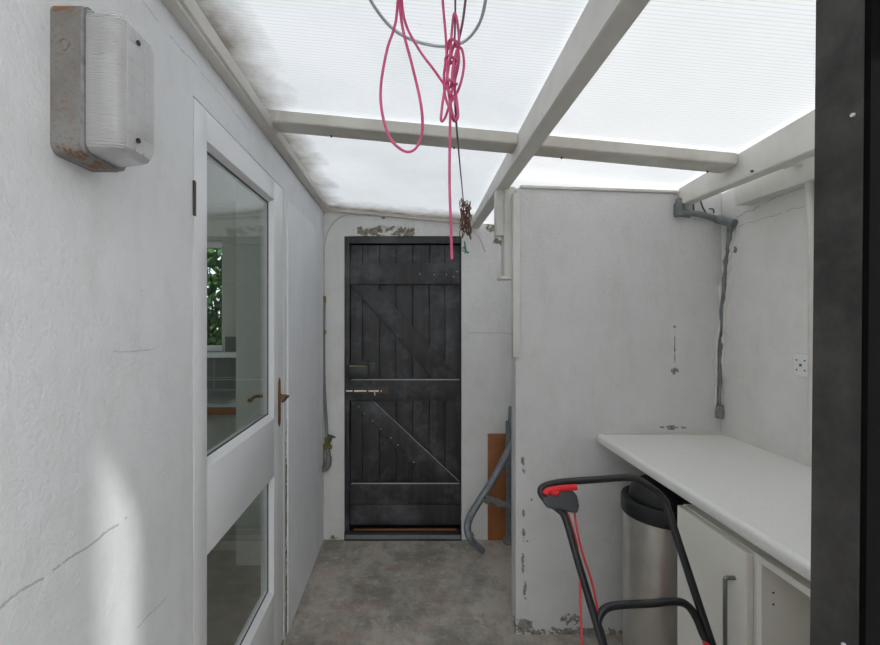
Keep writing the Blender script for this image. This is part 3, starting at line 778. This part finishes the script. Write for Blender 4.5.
box(bm, (p0.x, 2.788, 0.002), (p1.x, 2.797, p0.z), .0008); tag(obj('hardboard_offcut', bm, 'board'), 'narrow brown hardboard strip standing against the end wall', 'board')

# ------------------------------------------------------------------ corner pipework on the partition
t = thing('waste_pipe', 'grey pipe crossing the top corner of the partition and dropping down a ragged chase', 'pipe', (1.38, YP-.02, .99))
bm = B(); yq = YP-.016
tube(bm, bend_path([at(679, 199, yq), at(679, 212, yq), at(700, 214, yq), at(716, 218.5, yq), onx(731, 223, XR-.016), onx(732, 229, XR-.014)], .012), .0135, 10); obj('top_run', bm, 'pvc_grey', t)
bm = B(); tube(bm, [at(679, 204, yq), at(679, 216, yq)], .021, 12); tube(bm, [at(677, 212, yq), at(690, 214, yq)], .018, 12); obj('elbow', bm, 'pvc_grey', t)
bm = B(); tube(bm, [at(718, 219, yq), onx(734, 223.5, XR-.018)], .019, 12); obj('elbow', bm, 'pvc_grey', t)
bm = B(); tube(bm, smooth_path([onx(730, 226, XR-.012), onx(729, 245, XR-.004), onx(726, 262, XR-.001), onx(724.5, 285, XR-.004), at(720.5, 330, YP-.002), at(719.5, 370, YP-.004), at(719.5, 415, YP-.008)], 5), [.011]*7+[.008, .006, .009, .012]*6, 9); obj('drop_pipe', bm, 'pvc_grey', t)
bm = B()
random.seed(11)
for sgn in (-1, 1):
    pts = []; rr = []
    for i in range(26):
        u = i/25; py = 232+u*180; px = 729.5-10*min(1, u*1.6); qx = px+sgn*random.uniform(2.0, 4.6)
        pts.append(onx(qx, py, XR-.002) if qx > 722.5 else at(qx, py, YP-.003)); rr.append(random.uniform(.003, .0095))
    tube(bm, pts, rr, 7)
obj('ragged_plaster', bm, 'wood_white', t)
bm = B(); tube(bm, [at(719.5, 405, YP-.01), at(719.5, 418, YP-.01)], .017, 10); tube(bm, [at(716, 412, YP-.012), at(724, 412, YP-.012)], .008, 8); obj('pipe_end', bm, 'lead', t)
bm = B()
tube(bm, smooth_path([at(693, 200, YP-.01), at(694, 214, YP-.01)], 4), .004, 6); tube(bm, smooth_path([at(700, 199, YP-.01), at(703, 208, YP-.02), at(708, 216, YP-.01)], 4), .004, 6)
tube(bm, smooth_path([at(709, 209, YP-.01), at(713, 209, YP-.02), at(714, 213, YP-.01)], 4), .003, 6)
tag(obj('loose_wires', bm, 'seal'), 'short dark loose wires behind the corner pipe under the beam end', 'wire')
bm = B()
xa = XR-.022
tube(bm, smooth_path([onx(784, 166, 1.36), onx(796, 161, 1.37), onx(803, 163, 1.39), onx(807, 172, 1.41), onx(809.5, 190, xa), onx(811, 215, xa), onx(812.5, 250, xa), Vector((xa, onx(812.5, 250, xa).y, .95))], 7), .013, 12)
tag(obj('white_pipe', bm, 'wood_white'), 'white painted pipe curving down the right wall by the doorpost', 'pipe')
# socket
t = thing('wall_socket', 'small white double switch plate on the right wall above the worktop', 'socket', (XR, 1.55, 1.28))
a = onx(796.5, 353, XR); b = onx(811, 377, XR)
bm = B(); box(bm, (XR-.009, b.y-.02, b.z), (XR-.0005, a.y, a.z), .003); fp = obj('faceplate', bm, 'socket', t)
yc = (a.y+b.y)/2; zc = (a.z+b.z)/2
for dy in (-.014, .018):
    for dz in (-.020, .016):
        bm = B(); tube(bm, [(XR-.0085, yc+dy, zc+dz), (XR-.0100, yc+dy, zc+dz)], .003, 10); obj('socket_hole', bm, 'rubber', fp)
bm = B(); box(bm, (XR-.0115, yc-.002, zc-.006), (XR-.0088, yc+.006, zc+.003), .001); obj('rocker', bm, 'dark_grey_plastic', fp)

# ------------------------------------------------------------------ worktop and cabinets
WX0, WZ = .871, .925
bm = B()
prof = [(XR-.002, WZ), (WX0+.02, WZ)]
for j in range(9):
    a = math.pi/2*j/8; prof.append((WX0+.014-.014*math.sin(a), WZ-.014+.014*math.cos(a)))
prof += [(WX0, WZ-.030), (WX0+.004, WZ-.038), (XR-.002, WZ-.038)]
prism(bm, [(x, YP-.002, z) for x, z in prof], (0, -(YP-.002-.43), 0))
tag(obj('worktop', bm, 'worktop'), 'long white laminate worktop along the right wall', 'worktop')
bm = B(); prism(bm, [(WX0+.03, YP-.012, WZ+.0005), (XR-.003, YP-.012, WZ+.0005), (XR-.003, YP-.012, WZ+.012), (WX0+.03, YP-.012, WZ+.010)], (0, .0115, 0), .002)
struct(obj('trim_6', bm, 'wood_white'), 'narrow sealant strip between the worktop and the partition', 'trim')
CT = .848
def carcass(y0, y1, name, label, door):
    t = thing(name, label, 'cabinet', (1.15, (y0+y1)/2, 0))
    xf, xb, p = .905, XR-.03, .018
    bm = B()
    box(bm, (xf, y0, .10), (xb, y0+p, CT), .001); box(bm, (xf, y1-p, .10), (xb, y1, CT), .001)
    box(bm, (xf, y0+p, .10), (xb, y1-p, .10+p), .001); box(bm, (xb-.008, y0+p, .118), (xb, y1-p, CT))
    obj('carcass', bm, 'cab', t)
    bm = B(); box(bm, (xf, y0+p, CT-.018), (xf+.10, y1-p, CT), .001); obj('top_rail', bm, 'cab', t)
    bm = B(); box(bm, (xf+.05, y0, 0), (xf+.066, y1, .099)); obj('plinth', bm, 'cab', t)
    for yy in (y0+.03, y1-.03):
        for xx in (xf+.12, xb-.06):
            bm = B(); tube(bm, [(xx, yy, 0), (xx, yy, .10)], .016, 12); obj('leg', bm, 'black_plastic', t)
    if door:
        bm = B(); box(bm, (.884, y0+.002, .112), (.903, y1-.002, .846), .003, 3); dd = obj('door', bm, 'cab', t)
        hy_ = 1.150; z0, z1 = .50, .757
        bm = B(); tube(bm, bend_path([(.884, hy_, z1), (.858, hy_, z1), (.858, hy_, z0), (.884, hy_, z0)], .006, 4), .0055, 10); obj('handle', bm, 'nickel', dd)
    else:
        for z in (.757, .727, .55, .52, .35):
            bm = B(); tube(bm, [(xf+.030, y1-p+.0005, z), (xf+.030, y1-p-.0006, z)], .0028, 10); obj('shelf_pin_hole', bm, 'rubber', t)
        bm = B(); box(bm, (xf+.03, y0+p+.001, .42), (xb-.012, y1-p-.001, .436), .001); obj('shelf', bm, 'cab', t)
    return t
carcass(1.108, 1.398, 'base_cabinet', 'narrow white base cabinet with a closed door and bar handle', True)
carcass(.49, 1.106, 'base_cabinet', 'open doorless white base cabinet with drilled shelf holes', False)
# ------------------------------------------------------------------ bin
t = thing('waste_bin', 'tall brushed steel bin with a black lid tucked under the worktop end', 'bin', (.945, 1.62, 0))
bc = (.967, 1.62, 0); R_ = .135
bm = B(); lathe(bm, [(0, .006), (R_-.004, .006), (R_-.002, .03), (R_-.002, .725), (R_-.006, .73), (R_-.02, .73)], bc, 56); obj('bin_body', bm, 'steel', t)
bm = B(); lathe(bm, [(0, 0), (R_, 0), (R_+.002, .004), (R_+.002, .028), (R_-.001, .032), (R_-.003, .031)], bc, 56); obj('base_ring', bm, 'black_plastic', t)
bm = B(); lathe(bm, [(R_-.008, .715), (R_+.002, .715), (R_+.005, .719), (R_+.005, .768), (R_+.001, .776), (R_-.012, .778), (R_-.02, .772), (R_-.022, .75)], bc, 56); obj('lid_rim', bm, 'black_plastic', t)
bm = B(); lathe(bm, [(R_-.021, .760), (R_-.024, .79), (R_-.035, .818), (R_-.06, .838), (R_-.1, .85), (0, .854)], bc, 56); obj('lid', bm, 'black_plastic', t)
# cord / pipe behind the bin
# ------------------------------------------------------------------ lawn mower
t = thing('lawn_mower', 'push lawn mower with black tubular handle, red bail lever and grey switch box', 'lawn mower', (.62, .72, 0))
def hp(px, py, u):  # handle plane: u = drop from the top; leans towards the camera lower down
    return None
YH = 1.25
def lean_y(z): return YH-(.955-z)*.40
def hpt(px, py):
    # intersect the sight line with the leaning handle plane  Y = YH-(.955-Z)*.40
    d = at(px, py, 1.)-Vector((0, 0, EYE))
    Y = (YH-.955*.40+EYE*.40)/(1-.40*d.z); return Vector((0, 0, EYE))+d*Y
R0 = .0102
l0, l1 = hpt(563, 512), hpt(603, 645); r0, r1 = hpt(668, 510), hpt(712, 645)
lb = l0+(l1-l0)*2.05; rb = r0+(r1-r0)*2.05
top = [hpt(548, 502), hpt(541, 493), hpt(544, 486.5), hpt(560, 482.5), hpt(590, 480), hpt(628, 477.5), hpt(641, 481), hpt(655, 490.5), hpt(664, 500)]
bm = B(); tube(bm, smooth_path([l0+(l1-l0)*1.2, l0+(l1-l0)*.45, hpt(566, 520), hpt(558, 509)]+top+[r0, r0+(r1-r0)*.45, r0+(r1-r0)*1.25], 7), R0, 14)
obj('upper_handle', bm, 'black_gloss', t)
bm = B()
cl, cr = hpt(598, 625), hpt(706, 627)
lowp = [lb, l0+(l1-l0)*1.2, hpt(601, 634), hpt(598, 621), hpt(605, 609), hpt(620, 605), hpt(650, 603.5), hpt(676, 601.5), hpt(688, 606), hpt(697, 619), hpt(704, 636), r0+(r1-r0)*1.15, rb]
for p in lowp[2:-2]: p.y += .0
tube(bm, smooth_path(lowp, 7), R0, 14)
obj('lower_handle', bm, 'black_gloss', t)
bm = B()
cx = hpt(569, 500)
for k_, (px, py, rx) in enumerate(((0, 0, 1),)):
    # switch box: rounded body hugging the bend
    outl = [(543, 497), (548, 493), (560, 489.5), (568, 489), (574, 494), (576, 503), (574.5, 510), (566, 508.5), (560, 506), (552, 506), (546, 505)]
    pts = [hpt(560+(x-560)*1.1, 499.5+(y-499.5)*1.18)+Vector((0, -.018, 0)) for x, y in outl]
    prism(bm, pts, (0, .040, 0), .010, 4)
sb = obj('switch_box', bm, 'dark_grey_plastic', t)
bm = B(); p = hpt(553, 488.5)+Vector((0, -.018, 0)); lathe(bm, [(0, .006), (.010, .005), (.014, 0), (.014, -.006), (0, -.006)], (0, 0, 0), 24, Matrix.Translation(p)@Matrix.Rotation(math.radians(55), 4, 'X')); obj('safety_button', bm, 'red_plastic', sb)
bm = B(); dn = Vector((0, -.017, -.004))
tube(bm, smooth_path([hpt(543, 491)+dn, hpt(546, 487)+dn, hpt(556, 485)+dn, hpt(566, 484)+dn, hpt(574, 483.6)+dn], 5), [.006]+[.009]*19+[.009], 12); obj('bail_lever', bm, 'red_plastic', t)
bm = B(); tube(bm, [hpt(573, 507)+Vector((0, -.004, 0)), hpt(574.5, 512)+Vector((0, -.004, 0))], [.007, .005], 10); tube(bm, [hpt(565, 506), hpt(566.5, 511)], [.007, .005], 10); obj('cable_grommets', bm, 'black_plastic', sb)
bm = B()
tube(bm, smooth_path([hpt(566, 510), hpt(571, 523), hpt(577, 545), hpt(580, 575), hpt(580.5, 605), hpt(582, 650), hpt(585, 700)], 6), .0030, 8)
obj('red_cable', bm, 'red_cable', t)
bm = B()
tube(bm, smooth_path([hpt(574.5, 511), hpt(577, 530), hpt(583, 555), hpt(592, 583), hpt(598, 612), hpt(604, 640), hpt(610, 680)], 6), .0034, 8)
obj('red_cable', bm, 'red_cable', t)
bm = B(); p = r0+(r1-r0)*.98; tube(bm, [p+Vector((-.022, -.004, 0)), p+Vector((-.010, -.004, 0))], .006, 12); obj('wing_nut', bm, 'red_plastic', t)
# deck
dcx = (lb.x+rb.x)/2; dyc = .70
bm = B()
out = []
for (hx, hy0, hy1, z) in ((.135, -.20, .17, .055), (.145, -.21, .18, .09), (.14, -.20, .175, .14), (.11, -.16, .14, .175), (.06, -.10, .09, .19)):
    r = min(hx, .07); lp = []
    for sx, sy, a0_ in ((1, 1, 0), (-1, 1, 90), (-1, -1, 180), (1, -1, 270)):
        cxx = sx*(hx-r); cyy = (hy1-r) if sy > 0 else (hy0+r)
        for j in range(7):
            a = math.radians(a0_+15*j); lp.append((dcx+cxx+r*math.cos(a), dyc+cyy+r*math.sin(a), z))
    out.append([bm.verts.new(q_) for q_ in lp])
for a, b in zip(out, out[1:]):
    k = len(a)
    for i in range(k): bm.faces.new((a[i], a[(i+1) % k], b[(i+1) % k], b[i]))
bm.faces.new(out[0][::-1]); bm.faces.new(out[-1]); obj('deck', bm, 'red_plastic', t)
bm = B(); lathe(bm, [(0, .30), (.04, .295), (.065, .27), (.075, .185), (0, .185)], (dcx, dyc-.01, 0), 32); obj('motor_cover', bm, 'dark_grey_plastic', t)
for sx in (-1, 1):
    for yy, rw in ((dyc-.16, .055), (dyc+.14, .075)):
        bm = B(); xw = dcx+sx*.15
        mt_ = Matrix.Translation((xw, yy, rw))@Matrix.Rotation(math.pi/2, 4, 'Y')
        lathe(bm, [(0, -.012), (rw*.6, -.012), (rw*.9, -.016), (rw, -.012), (rw, .012), (rw*.9, .016), (rw*.6, .012), (0, .012)], (0, 0, 0), 30, mt_); obj('wheel', bm, 'black_plastic', t)
for p in (lb, rb):
    bm = B(); box(bm, (p.x-.014, p.y-.03, .10), (p.x+.014, p.y+.03, max(p.z+.02, .19)), .004); obj('handle_bracket', bm, 'dark_grey_plastic', t)

# ------------------------------------------------------------------ kitchen beyond the glazed door
kx0, kx1, ky0, ky1 = -3.3, XL-.10, .2, 3.3
wx0, wx1, wz0, wz1 = -2.45, (222-VX)*ky1/F, EYE-(352-VY)*ky1/F, EYE+(318-240)*ky1/F
bm = B()
box(bm, (kx0, ky1, 0), (wx0, ky1+.15, 2.4)); box(bm, (wx1, ky1, 0), (kx1, ky1+.15, 2.4)); box(bm, (wx0, ky1, 0), (wx1, ky1+.15, wz0)); box(bm, (wx0, ky1, wz1), (wx1, ky1+.15, 2.4))
struct(obj('wall_kitchen_back', bm, 'kitchen_wall', smooth=False), 'kitchen wall seen through the glazed door', 'wall')
bm = B(); box(bm, (kx0-.1, ky0-.1, 0), (kx0, 1.0, 2.4)); box(bm, (kx0-.1, 2.8, 0), (kx0, ky1+.15, 2.4)); box(bm, (kx0-.1, 1.0, 0), (kx0, 2.8, .9)); box(bm, (kx0-.1, 1.0, 2.2), (kx0, 2.8, 2.4)); struct(obj('wall_kitchen_left', bm, 'kitchen_wall'))  # opening added out of view to let sky light into the kitchen
bm = B(); box(bm, (kx0, ky0-.1, 0), (kx1, ky0, 2.4)); struct(obj('wall_kitchen_front', bm, 'kitchen_wall'))
bm = B(); box(bm, (kx0, ky0, -.05), (kx1, ky1, .005)); struct(obj('floor_kitchen', bm, 'kitchen_floor'))
bm = B(); box(bm, (kx0, ky0, 2.36), (kx1, ky1, 2.42)); struct(obj('ceiling_kitchen', bm, 'kitchen_ceiling'))
px0 = (236-VX)*2.5/F
bm = B(); box(bm, (px0, 2.5, .005), (kx1, ky1, 2.36)); struct(obj('wall_kitchen_pier', bm, 'kitchen_pier'), 'pale pier beside the kitchen worktop seen through the glass', 'wall')
bm = B(); box(bm, (-2.8, ky1-.012, .91), (px0, ky1, wz0-.05)); box(bm, (wx1+.03, ky1-.012, wz0-.05), (px0, ky1, wz0+.12)); struct(obj('trim_7', bm, 'tile'), 'grey wall tiles behind the kitchen worktop', 'tiles')
w = bpy.data.objects.new('window_1', None); C.objects.link(w); w['kind'] = 'structure'; w['_p'] = (wx1, ky1, wz0); w.location = (wx1, ky1, wz0)
bm = B(); fw = .045
for a, b in (((wx0, wz0), (wx1, wz0+fw)), ((wx0, wz1-fw), (wx1, wz1)), ((wx0, wz0), (wx0+fw, wz1)), ((wx1-fw*.6, wz0), (wx1, wz1)), (((wx0+wx1)/2-.02, wz0), ((wx0+wx1)/2+.02, wz1))):
    box(bm, (a[0], ky1+.07, a[1]), (b[0], ky1+.12, b[1]), .002)
obj('window_frame', bm, 'upvc', w)
bm = B(); box(bm, (wx0+.01, ky1+.09, wz0+.01), (wx1-.01, ky1+.096, wz1-.01)); obj('window_pane', bm, 'glass', w, smooth=False)
bm = B(); box(bm, (wx0-.05, ky1-.05, wz0-.04), ((238-VX)*(ky1-.05)/F, ky1+.07, wz0), .004); obj('window_sill', bm, 'upvc', w)
t = thing('kitchen_unit', 'kitchen worktop with wooden edge seen through the door glass', 'worktop', (-1.8, 2.95, 0))
bm = B(); box(bm, (-2.9, 2.62, .875), (px0-.002, ky1-.013, .91), .002); obj('top', bm, 'hob', t)
bm = B(); box(bm, (-2.9, 2.60, .868), (px0-.002, 2.62, .912), .002); obj('front_edge', bm, 'wood_edge', t)
bm = B(); box(bm, (-2.9, 2.66, .006), (px0-.002, ky1-.013, .874), .002); obj('cupboards', bm, 'kitchen_wall', t)
# sink basin on the worktop
t2 = thing('kitchen_sink', 'stainless steel kitchen sink with a mixer tap', 'sink', (-1.45, 2.9, .911))
bm = B(); box(bm, (-1.85, 2.70, .911), (-1.16, 3.15, .918), .003); obj('rim', bm, 'steel', t2)
bm = B(); tube(bm, smooth_path([(-1.5, 3.12, .918), (-1.5, 3.12, 1.05), (-1.5, 3.06, 1.10), (-1.5, 2.98, 1.06)], 6), .012, 10); obj('tap', bm, 'steel', t2)
# shrub outside the kitchen window
t = thing('garden_shrub', 'leafy green shrub outside the kitchen window seen through the door glass', 'shrub', (-1.8, 4.4, -.04))
bm = B(); random.seed(5)
stems = []
for i in range(9):
    a = random.uniform(0, 6.28); b0_ = Vector((-1.8+.1*math.cos(a), 4.4+.1*math.sin(a), -.04)); tp = b0_+Vector((random.uniform(-.7, .7), random.uniform(-.25, .3), random.uniform(1.9, 2.6)))
    mid = (b0_+tp)/2+Vector((random.uniform(-.1, .1), 0, .1)); stems.append((b0_, mid, tp)); tube(bm, smooth_path([b0_, mid, tp], 5), [.02-.0015*j for j in range(11)], 6)
obj('stems', bm, 'bark', t)
bm = B()
for i in range(9000):
    c = Vector((random.uniform(-3.2, -1.2), random.uniform(4.05, 4.9), random.uniform(.35, 2.9)))
    rot = Matrix.Rotation(random.uniform(0, 6.28), 3, 'Z')@Matrix.Rotation(random.uniform(-1.2, 1.2), 3, 'X'); s = random.uniform(.05, .085)
    vs = [bm.verts.new(c+rot@Vector(p)*s) for p in ((0, -1, 0), (.4, -.2, .1), (.3, .5, .12), (0, 1, 0), (-.3, .5, .12), (-.4, -.2, .1))]
    bm.faces.new(vs)
obj('foliage', bm, 'leaf', t, smooth=False)
bm = B(); box(bm, (-8, 3.46, -.16), (4, 9, -.04)); struct(obj('floor_garden', bm, 'ground'))

# ------------------------------------------------------------------ light
wd = bpy.data.worlds.new('World'); bpy.context.scene.world = wd; wd.use_nodes = True
nt = wd.node_tree; nt.nodes.clear()
bg = nt.nodes.new('ShaderNodeBackground'); bg.inputs[0].default_value = (.965, .985, 1.0, 1); bg.inputs[1].default_value = 1.6
wo = nt.nodes.new('ShaderNodeOutputWorld'); nt.links.new(bg.outputs[0], wo.inputs[0])
sl = bpy.data.lights.new('sun', 'SUN'); sl.energy = .9; sl.angle = math.radians(3); sl.color = (1, .985, .96)
so = bpy.data.objects.new('sun', sl); C.objects.link(so); so.rotation_euler = Vector((-.856*.866, .517*.866, -.5)).to_track_quat('-Z', 'Y').to_euler()

# ------------------------------------------------------------------ camera
cd = bpy.data.cameras.new('camera'); cam = bpy.data.objects.new('camera', cd); C.objects.link(cam)
cam.location = (0, 0, EYE); cam.rotation_euler = (math.pi/2, 0, 0)
cd.sensor_width = 36; cd.sensor_fit = 'HORIZONTAL'; cd.lens = F/880*36
cd.shift_x = (440-VX)/880; cd.shift_y = -(322.5-VY)/880
cd.clip_start = .01
sc = bpy.context.scene; sc.camera = cam
for o in bpy.data.objects:
    if '_p' in o: del o['_p']
sc.view_settings.view_transform = 'Standard'; sc.view_settings.look = 'None'; sc.view_settings.gamma = 1; sc.view_settings.use_curve_mapping = False
sc.view_settings.exposure = .93
sc.cycles.max_bounces = 14; sc.cycles.diffuse_bounces = 8; sc.cycles.transmission_bounces = 8; sc.cycles.transparent_max_bounces = 12
sc.cycles.use_denoising = True; sc.cycles.sample_clamp_indirect = 6
